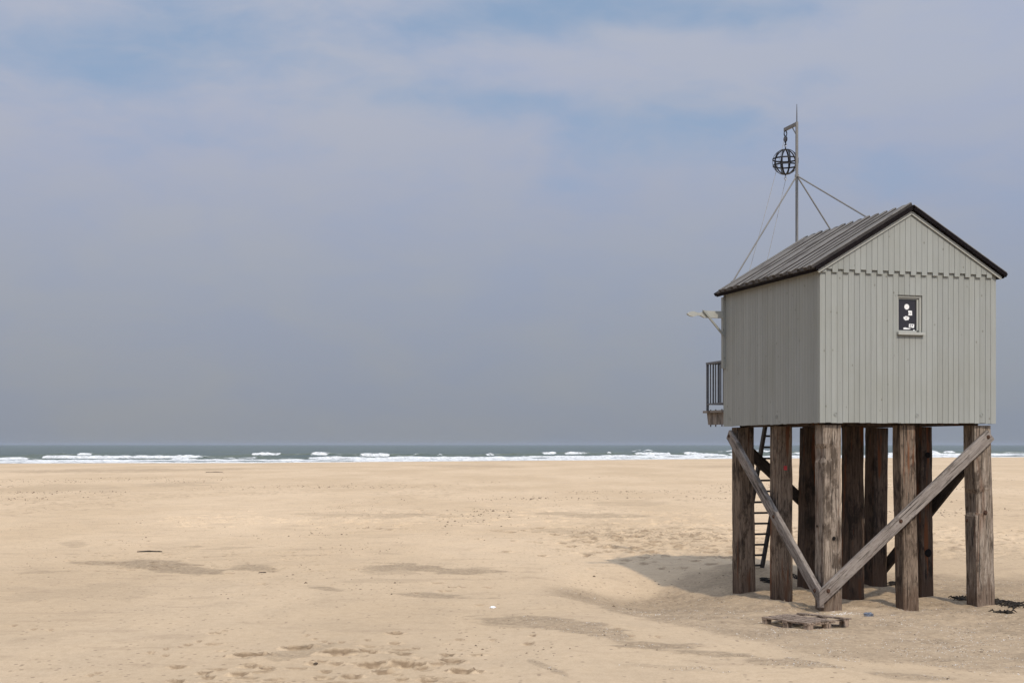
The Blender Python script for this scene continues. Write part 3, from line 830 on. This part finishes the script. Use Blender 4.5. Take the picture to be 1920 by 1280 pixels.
def make_brace(p_lo, p_hi, outward, width, thick, material, cut_lo=True, round_hi=True):
    """plank from p_lo to p_hi (hut-local); width lies in the vertical plane"""
    lo, hi = Vector(p_lo), Vector(p_hi); dz = (hi - lo); L = dz.length; Zx = dz.normalized()
    Yx = Vector(outward).normalized(); Xx = Yx.cross(Zx).normalized()
    if Xx.z < 0: Xx = -Xx; Yx = -Yx
    Yx = Zx.cross(Xx).normalized()
    al = math.asin(Zx.z); k = math.tan(al) if cut_lo else 0
    N = 26; w2_, t2, b = width / 2, thick / 2, .012
    ring = [(-w2_ + b, -t2), (w2_ - b, -t2), (w2_, -t2 + b), (w2_, t2 - b), (w2_ - b, t2), (-w2_ + b, t2), (-w2_, t2 - b), (-w2_, -t2 + b)]
    q = MB(); vs = []; sdv = int(L * 1000)
    for i in range(N + 1):
        t = i / N
        for kx, (x, y) in enumerate(ring):
            f = 1 + .03 * (float(vnoise(np.array([t * 9.]), np.array([kx // 2 * 2.3]), sdv)[0]) - .5)
            z = t * L + (1 - t) ** 8 * x * k
            if round_hi and t > .999: z -= abs(x) * .5
            vs.append((x * f, y, z))
    fs = [tuple(range(8))[::-1], tuple(N * 8 + kx for kx in range(8))]
    for i in range(N):
        for kx in range(8): fs.append((i * 8 + kx, i * 8 + (kx + 1) % 8, (i + 1) * 8 + (kx + 1) % 8, (i + 1) * 8 + kx))
    q.add(vs, fs)
    o = q.build('brace', material, hut)
    o.matrix_local = Matrix((Xx, Yx, Zx)).transposed().to_4x4(); o.location = lo
    ysgn = 1 if (Yx.dot(Vector(outward)) > 0) else -1
    return o, ysgn, L


fo = .045
b1, s1, L1 = make_brace((-.0 + fo - .01, -.012, .17), (fo - .01, PV[2] + .10, 3.03), (-1, 0, 0), .215, .085, M_BRACE)
b2, s2, L2 = make_brace((.0 - .012, fo - .02, .17), (PU[2] + .14, fo - .02, 3.00), (0, -1, 0), .215, .085, M_BRACE)
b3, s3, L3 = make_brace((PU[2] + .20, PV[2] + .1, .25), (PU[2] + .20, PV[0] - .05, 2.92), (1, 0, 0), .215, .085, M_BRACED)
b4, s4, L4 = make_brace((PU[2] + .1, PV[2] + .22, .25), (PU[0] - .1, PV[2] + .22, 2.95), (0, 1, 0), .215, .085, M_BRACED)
for o, s_, L in ((b1, s1, L1), (b2, s2, L2)):
    for z in (.22, L * .46, L - .12): bolt(o, (.01, s_ * .0425, z), (0, s_, 0), .022)

# seaward balcony
bal = MB(); BV0, BV1 = HL + .006, HL + .93
for k in range(8):
    bal.box(-.04, HW + .04, BV0 + k * .115, BV0 + k * .115 + .108, 3.44, 3.485, rb.random())
bo = bal.build('balcony_deck', M_BRACE, hut)
for u in (.04, 1.2, 2.3, HW - .12):
    q = MB(); q.prism_axis([(BV0, 3.20), (BV1 - .10, 3.20), (BV1 - .03, 3.438), (BV0, 3.438)], u, u + .09, lambda a, b, t: (t, a, b))
    q.build('bracket_beam', M_BRACE, bo)
for v in (.25, .55, .8):
    q = MB(); q.tube([(.085, BV0 + v, 3.16), (.085, BV0 + v, 3.51)], .012, 6); q.build('bolt', M_BOLT, bo)
rv = BV1 - .09; ru0, ru1 = .03, HW - .03
def rbox(name, par, *a):
    q = MB(); q.box(*a); return q.build(name, M_RAIL, par)
for (za, zb_, rw) in ((4.43, 4.468, .026), (3.606, 3.634, .020)):
    for u in (ru0, ru1): rbox('side_rail', hut, u - rw, u + rw, BV0 + .02, rv + rw, za, zb_)
    rbox('front_rail', hut, ru0 + rw + .002, 1.25, rv - rw, rv + rw, za + .001, zb_ - .001); rbox('front_rail', hut, 2.05, ru1 - rw - .002, rv - rw, rv + rw, za + .001, zb_ - .001)
for u in (ru0, 1.25, 2.05, ru1): rbox('railing_post', hut, u - .022, u + .022, rv - .019, rv + .019, 3.49, 4.429)
for k in range(6):
    v = BV0 + .06 + k * .125
    for u in (ru0, ru1): rbox('baluster', hut, u - .011, u + .011, v - .011, v + .011, 3.636, 4.429)
for k in range(9):
    for u in (ru0 + .13 + k * .125, ru1 - .13 - k * .125): rbox('baluster', hut, u - .011, u + .011, rv - .010, rv + .010, 3.636, 4.429)

# pointer arm at the seaward corner
up_ = MB(); up_.box(-.055, -.004, HL - .115, HL - .02, 4.30, 5.70, .3); up_.build('corner_upright', M_WALL, hut)
arm = MB()
prof = []
for t in np.linspace(0, 1, 26):          # carved tip: leaf, neck, shoulder, then straight beam
    u = -.80 + t * .745
    if t < .28: hh = .006 + .046 * math.sin(min(t / .28, 1) * math.pi * .86 + .1)
    elif t < .36: hh = .026
    else: hh = .026 + .042 * min(1, (t - .36) / .12)
    prof.append((u, hh))
zc = 5.355
arm.prism_axis([(u, zc - hh) for u, hh in prof] + [(u, zc + hh) for u, hh in prof[::-1]], HL - .10, HL - .04, lambda a, b, t: (a, t, b), .9)
am_o = arm.build('pointer_arm', M_TRIM, hut)
q = MB(); q.prism_axis([(-.50, 5.43), (-.46, 5.43), (-.052, 4.98), (-.052, 4.92)], HL - .14, HL - .102, lambda a, b, t: (a, t, b), .2)
q.build('arm_strut', M_WALL, am_o)

# ------------------------------------------------------------------ ladder up to the balcony
lx, ly = hut_xy(1.72, BV1 + .05); bx, by = hut_xy(1.76, BV1 + 1.50)
bz = ground_z(bx, by) - .05
lad = empty('ladder', (bx, by, 0), TH)
tag(lad, 'dark narrow ladder slanting from the sand up to the seaward balcony behind the stilts', 'ladder')
top = Vector((-.04, -1.42, 3.55)); bot = Vector((0, 0, bz))
for sg in (-1, 1):
    q = MB(); dv = top - bot; n_ = Vector((0, -dv.z, dv.y)).normalized() * .048; w_ = Vector((.030, 0, 0)); cxx = Vector((sg * .25, 0, 0))
    P = [bot + cxx - n_ - w_, bot + cxx - n_ + w_, bot + cxx + n_ + w_, bot + cxx + n_ - w_]
    q.add([tuple(p) for p in P] + [tuple(p + dv) for p in P], [(3, 2, 1, 0), (4, 5, 6, 7), (0, 1, 5, 4), (1, 2, 6, 5), (2, 3, 7, 6), (3, 0, 4, 7)])
    q.build('side_rail', M_LADDER, lad)
for k in range(15):
    t = (.10 + k * .235) / (top.z - bz) if True else 0
    p = bot + (top - bot) * t
    q = MB(); q.box(p.x - .226, p.x + .226, p.y - .020, p.y + .020, p.z - .021, p.z + .021); q.build('rung', M_LADDER, lad)

# ------------------------------------------------------------------ mast and signal ball
MV = 4.15
mx, my = hut_xy(HW / 2, MV)
mast = empty('signal_mast', (mx, my, 3.49), TH)
tag(mast, 'slim grey steel mast with spike and hoisting arm, stayed to the hut roof', 'mast')
mz = -3.49


def part(fn, name, m, parent): q = MB(); fn(q); return q.build(name, m, parent, False)


part(lambda q: q.tube([(0, 0, 0), (0, 0, 9.34 + mz)], .029, 12), 'mast_pole', M_STEEL, mast)
part(lambda q: q.tube([(0, 0, 9.34 + mz), (0, 0, 9.50 + mz), (0, 0, 9.70 + mz)], [.013, .012, .006], 8), 'spike', M_RAIL, mast)
part(lambda q: (q.box(-.022, .022, .028, .54, 9.27 + mz, 9.335 + mz), q.tube([(0, .03, 9.09 + mz), (0, .19, 9.265 + mz)], .011, 8)), 'hoisting_arm', M_STEEL, mast)
part(lambda q: (q.tube([(0, 0, 8.215 + mz), (0, 0, 8.27 + mz)], .042, 12),), 'strut_collar', M_STEEL, mast)
for (u, v) in ((.243, 4.0 + .0), (HW - .243, 4.0), (HW / 2, 1.36)):
    e = Vector((u - HW / 2, v - MV, roof_z(u) + .03 + mz)) if u != HW / 2 else Vector((0, v - MV, Z_RIDGE + .03 + mz))
    st = Vector((0, 0, 8.25 + mz)); dd = (e - st).normalized()
    q = MB(); q.tube([tuple(st + dd * .04), tuple(e)], .0165, 8); q.disc(tuple(e - Vector((0, 0, .03))), (0, 0, 1), .045, .03, 8)
    q.build('roof_strut', M_STEEL, mast)
rx, ry = hut_xy(HW / 2, MV + .5)
ball = empty('signal_ball', (rx, ry, 8.63), TH)
tag(ball, 'black openwork iron ball hanging from the arm of the mast', 'signal ball')
R = .262
for k in range(5):
    a = math.pi * k / 5 + .2; q = MB(); vs = []; fs = []; n = 40
    T = Vector((-math.sin(a), math.cos(a), 0))
    for i in range(n):
        th = 2 * math.pi * i / n; rad = Vector((math.cos(a) * math.sin(th), math.sin(a) * math.sin(th), math.cos(th)))
        for rr_ in (R - .004, R + .004):
            for w_ in (-.016, .016): vs.append(tuple(rad * rr_ + T * w_))
    for i in range(n):
        j = (i + 1) % n; A, B = i * 4, j * 4
        fs += [(A, A + 1, B + 1, B), (A + 2, B + 2, B + 3, A + 3), (A, B, B + 2, A + 2), (A + 1, A + 3, B + 3, B + 1)]
    q.add(vs, fs); q.build('meridian_hoop', M_BLACK, ball)
for z in (.055, -.075):
    r1 = math.sqrt(R * R - z * z) + .006; q = MB(); vs = []; fs = []; n = 40
    for i in range(n):
        th = 2 * math.pi * i / n
        for rr_ in (r1 - .004, r1 + .004):
            for w_ in (-.015, .015): vs.append((rr_ * math.cos(th), rr_ * math.sin(th), z + w_))
    for i in range(n):
        j = (i + 1) % n; A, B = i * 4, j * 4
        fs += [(A, B, B + 1, A + 1), (A + 2, A + 3, B + 3, B + 2), (A, A + 2, B + 2, B), (A + 1, B + 1, B + 3, A + 3)]
    q.add(vs, fs); q.build('belt_hoop', M_BLACK, ball)
part(lambda q: q.tube([(0, 0, R - .005), (0, 0, R + .06)], .012, 8), 'top_eye', M_BLACK, ball)
part(lambda q: q.tube([(0, 0, -R + .005), (0, 0, -R - .06)], .012, 8), 'bottom_eye', M_BLACK, ball)
for z in (R + .085, -R - .085):
    q = MB(); q.tube([(.026 * math.cos(t), 0, z + .03 * math.sin(t)) for t in np.linspace(0, 2 * math.pi, 12, endpoint=False)], .009, 6, 0, True)
    q.disc((0, 0, z - .035 * (1 if z > 0 else -1)), (0, 0, 1), .016, .02); q.build('shackle', M_SILVER, ball)
q = MB(); q.tube([(0, 0, R + .115), (0, .0, 8.975 - 8.63)], .009, 6); q.build('hanging_cord', M_ROPE, ball)
pul = empty('pulley_block', (rx, ry, 9.10), TH)
tag(pul, 'dark pulley block hooked under the tip of the hoisting arm', 'pulley')
part(lambda q: (q.disc((-.02, 0, .0), (1, 0, 0), .055, .012, 16), q.disc((.008, 0, 0), (1, 0, 0), .055, .012, 16)), 'block_cheeks', M_RAIL, pul)
part(lambda q: q.disc((-.006, 0, 0), (1, 0, 0), .045, .012, 14), 'sheave', M_BOLT, pul)
part(lambda q: q.tube([(.03 * math.cos(t), 0, .115 + .055 * math.sin(t)) for t in np.linspace(0, 2 * math.pi, 16, endpoint=False)], .012, 6, 0, True), 'hook_ring', M_BLACK, pul)
part(lambda q: (q.tube([(0, 0, -.05), (0, 0, -.125)], .017, 8),), 'swivel', M_BLACK, pul)


def rope(name, a, b, sag, label):
    q = MB(); a = Vector(a); b = Vector(b)
    q.tube([tuple((b - a) * t + Vector((0, 0, -sag * 4 * t * (1 - t)))) for t in np.linspace(0, 1, 14)], .0048, 5)
    o = q.build(name, M_ROPE, None); o.location = a; tag(o, label, 'rope', 'signal ball lines'); return o


e1 = hut_xy(.36, rv + HL * 0); e2 = hut_xy(.80, rv)
rope('hoisting_line', (rx - .03, ry, 9.06), (e1[0], e1[1], 4.47), .10, 'thin line from the pulley block passing left of the black ball')
rope('downhaul_line', (rx, ry, 8.63 - R - .12), (e2[0], e2[1], 4.47), .06, 'thin line running from beneath the black ball down behind the roof')

# ------------------------------------------------------------------ pallet
cx, cy = 4.62, 20.85
pal = empty('wooden_pallet', (cx, cy, ground_z(cx, cy) - .015), math.radians(-50))
pal.rotation_euler = (math.radians(1.0), math.radians(-.5), math.radians(-56))
tag(pal, 'weathered wooden pallet lying on the sand in front of the stilts', 'pallet')
for i, yy in enumerate((-.44, -.29, -.14, .01, .27)):
    q = MB(); q.box(-.50, .50 if i < 4 else .62, yy - .058, yy + .058 - (.02 if i == 4 else 0), .118, .138, 0, .006)
    o = q.build('deck_board', M_PALLET, pal)
    if i == 4: o.rotation_euler = (0, math.radians(-1.2), math.radians(-3)); o.location = (.03, 0, .012)
for xx in (-.44, 0, .44):
    q = MB(); q.box(xx - .05, xx + .05, -.50, .40, .096, .1165); q.build('stringer_board', M_PALLET, pal)
for xx in (-.44, 0, .44):
    for yy in (-.44, -.05, .34):
        q = MB(); q.box(xx - .055, xx + .055, yy - .05, yy + .05, .021, .0955, 0, .005); q.build('block', M_PALLET, pal)
for yy in (-.44, -.05, .34):
    q = MB(); q.box(-.50, .50, yy - .05, yy + .05, 0, .0205); q.build('bottom_board', M_PALLET, pal)

# ------------------------------------------------------------------ small things on the sand
def stick(px, py, lpx, r, label, ang_=0., name='driftwood_stick', lift=0.0, m=M_DRIFT, bend=.05, seed=1):
    x, y = px2w(px, py); L = lpx / F * y; q = MB(); r_ = random.Random(seed)
    pts = []
    for t in np.linspace(-.5, .5, 9):
        X_ = t * L * math.cos(ang_); Y_ = t * L * math.sin(ang_) + bend * L * math.cos(t * 5)
        pts.append((X_, Y_, r * .3 + lift + ground_z(x + X_, y + Y_) - ground_z(x, y) + r_.uniform(-.2, .2) * r))
    q.tube(pts, [r * (.35 + .65 * math.sin(math.pi * (i + .8) / 9.6)) for i in range(9)], 7)
    o = q.build(name, m, None, True); o.location = (x, y, ground_z(x, y)); tag(o, label, 'driftwood'); return o


stick(402, 885, 32, .05, 'long pale driftwood pole lying on the far beach near the surf', .05, seed=2)
stick(281, 1034, 46, .028, 'dark thin stick lying on the sand in the left middle distance', .1, seed=3, m=M_WEED)
stick(492, 1075, 14, .02, 'short dark stick lying right of the thin one, beside the coarse sand patch', .3, seed=4)
stick(592, 1246, 10, .016, 'tiny bent twig among the footprints at the bottom', .8, seed=5)


def weed(px, py, wpx_, hp, n, label, seed):
    x, y = px2w(px, py); r_ = random.Random(seed); q = MB(); wd = wpx_ / F * y / 2; dp = hp / (F * EYE) * y * y / 2
    for k in range(n):
        a = r_.gauss(0, .45) * wd; b = r_.gauss(0, .42) * dp; an = r_.uniform(0, math.pi); L = r_.uniform(.04, .14); pts = []
        for t in np.linspace(-1, 1, 5):
            X_ = a + t * L * math.cos(an) + r_.uniform(-.01, .01); Y_ = b + t * L * math.sin(an)
            pts.append((X_, Y_, ground_z(x + X_, y + Y_) - ground_z(x, y) + .010 + r_.uniform(0, .04) * (1 - abs(t))))
        q.tube(pts, [.004, .010, .014, .010, .004], 5)
    o = q.build('seaweed_clump', M_WEED, None, True); o.location = (x, y, ground_z(x, y))
    tag(o, label, 'seaweed', 'dark seaweed clumps round the stilts'); return o


weed(1893, 1128, 54, 13, 90, 'largest black seaweed tangle, just right of the outermost right stilt', 1)
weed(1800, 1117, 26, 5, 24, 'flat strip of dark seaweed just left of the outermost right stilt', 2)
weed(1437, 1086, 20, 8, 30, 'small black seaweed heap between the two leftmost stilts', 3)
weed(1494, 1083, 10, 6, 12, 'tiny seaweed scrap between the second stilt and the dark stilt behind it', 4)
weed(1677, 1093, 18, 6, 20, 'small seaweed scrap on the sand left of the middle front stilt', 5)
weed(1880, 1143, 40, 4, 14, 'thin loose strands of seaweed below the largest tangle at the right', 6)


def crumpled(name, px, py, sx, sy, sz, m, label, cat, seed):
    x, y = px2w(px, py); n, k = 16, 9; vs = []; fs = []
    for i in range(k + 1):
        ph = math.pi * i / k
        for j in range(n):
            th = 2 * math.pi * j / n
            f = .65 + .7 * float(vnoise(np.array([j * .9 + seed]), np.array([i * 1.1]), seed)[0])
            vs.append((sx * f * math.sin(ph) * math.cos(th), sy * f * math.sin(ph) * math.sin(th), max(-.01, sz * .4 + sz * f * math.cos(ph))))
    for i in range(k):
        for j in range(n): fs.append((i * n + j, i * n + (j + 1) % n, (i + 1) * n + (j + 1) % n, (i + 1) * n + j))
    q = MB(); q.add(vs, fs); o = q.build(name, m, None, False); o.location = (x, y, ground_z(x, y)); tag(o, label, cat); return o


crumpled('plastic_bag', 1629, 1151, .085, .07, .045, M_BAG, 'crumpled grey blue plastic bag on the sand right of the corner stilt', 'bag', 3)
crumpled('plastic_scrap', 924, 1141, .05, .04, .022, M_WHITE, 'small white plastic scrap alone on the smooth sand in the centre', 'litter', 5)


def shards(name, n, sampler, size, m, label, cat, seed, flat=.35):
    r_ = np.random.RandomState(seed); P = sampler(r_, n); n = len(P)
    x, y = P[:, 0], P[:, 1]; z = base_h(x, y)
    base = np.array([(1, 0, 0), (.2, .9, 0), (-.8, .5, 0), (-.7, -.7, 0), (.4, -.8, 0), (0, 0, 1.)])
    sc = size * r_.uniform(.4, 1.3, n) * (1 + .5 * (r_.rand(n) > .93)); an = r_.rand(n) * 6.28
    ca, sa = np.cos(an) * sc, np.sin(an) * sc; el = r_.uniform(.4, 1, n)
    vx = base[:, 0][None] * ca[:, None] - base[:, 1][None] * (sa * el)[:, None] + x[:, None]
    vy = base[:, 0][None] * sa[:, None] + base[:, 1][None] * (ca * el)[:, None] + y[:, None]
    vz = base[:, 2][None] * (sc * flat)[:, None] * r_.uniform(.6, 2.0, n)[:, None] + z[:, None] - .001 + .004 * (base[:, 2] == 0)[None] * r_.rand(n, 6) * 0
    V = np.stack([vx, vy, vz], -1).reshape(-1, 3)
    tri = np.array([(0, 1, 5), (1, 2, 5), (2, 3, 5), (3, 4, 5), (4, 0, 5)])
    Fc = (tri[None] + (np.arange(n) * 6)[:, None, None]).reshape(-1, 3)
    me = bpy.data.meshes.new(name); me.from_pydata(V.tolist(), [], Fc.tolist()); me.update()
    o = link(name, me, m); tag(o, label, cat, kind='stuff'); return o


def near_coarse(r_, n):
    px = r_.uniform(980, 1960, n * 5); py = r_.uniform(1085, 1290, n * 5)
    x, y = px2w(px, py); c = coarse_at(x, y) * (.25 + fbm(x * 1.3, y * .8, 3, 61) ** 2 * 2.5)
    k = r_.rand(len(c)) < c; return np.stack([x[k], y[k]], -1)[:n]


def far_spread(r_, n):
    py = 880 + 360 * r_.rand(n * 6) ** 1.4; px = r_.uniform(-60, 1980, n * 6)
    x, y = px2w(px, py); c = sst(fbm(x / 3.5, y / 7., 4, 63), .50, .68) * (.18 + .8 * sst(-py, -1060, -1000)) * (.3 + .7 * sst(py, 880, 930))
    k = r_.rand(len(c)) < c * .6; return np.stack([x[k], y[k]], -1)[:n]


shards('shell_fragments', 6500, near_coarse, .0085, M_SHELL, 'countless pale shell fragments scattered over the coarse sand round the stilts', 'shells', 1)
shards('dark_crumbs', 2600, near_coarse, .011, M_CLOD, 'dark crumbs of peat and weed scattered on the coarse sand', 'debris', 2)
shards('beach_litter', 5200, far_spread, .026, M_CLOD, 'small dark bits of washed-up debris dotted across the open beach', 'debris', 3)


def far_lines(r_, n):
    px = r_.uniform(-40, 1980, n * 8); rowc = np.array([897., 903, 912, 921, 935, 957, 968, 978, 985, 1000])
    py = rowc[r_.randint(0, 10, n * 8)] + r_.randn(n * 8) * 2.2
    x, y = px2w(px, py); c = sst(fbm(x / 9. + 7, y / 15., 4, 67), .50, .66)
    k = r_.rand(len(c)) < c * .7; return np.stack([x[k], y[k]], -1)[:n]


shards('tide_debris', 1700, far_lines, .055, M_CLOD, 'thin broken lines of dark tide debris across the far beach', 'debris', 4)


def pile_at(px0, py0, sx, sy):
    def f(r_, n):
        px = px0 + r_.randn(n) * sx; py = py0 + r_.randn(n) * sy; x, y = px2w(px, py); return np.stack([x, y], -1)
    return f


shards('shell_heap', 170, pile_at(1588, 1147, 16, 3), .011, M_SHELL, 'heap of white shells at the foot of the corner stilt', 'shells', 7, .6)
shards('straw_wisps', 130, pile_at(1512, 1132, 22, 4), .013, simple('dry_straw', (.42, .31, .19), .9, .1), 'dry straw coloured wisps on the sand left of the corner stilt', 'debris', 8, .9)

# ------------------------------------------------------------------ sea haze
hz = MB(); hz.box(-9000, 9000, -300, 14000, -3.4, 12.0)
hm = bpy.data.materials.new('haze_air'); hm.use_nodes = True; ht = NT(hm.node_tree); ht.n.clear()
pv = ht.new('ShaderNodeVolumePrincipled'); pv.inputs['Color'].default_value = (.50, .545, .60, 1); pv.inputs['Density'].default_value = .00011
ht.l.new(pv.outputs[0], ht.new('ShaderNodeOutputMaterial').inputs['Volume'])
tag(hz.build('haze', hm), 'thin sea haze over the beach and water', kind='stuff')
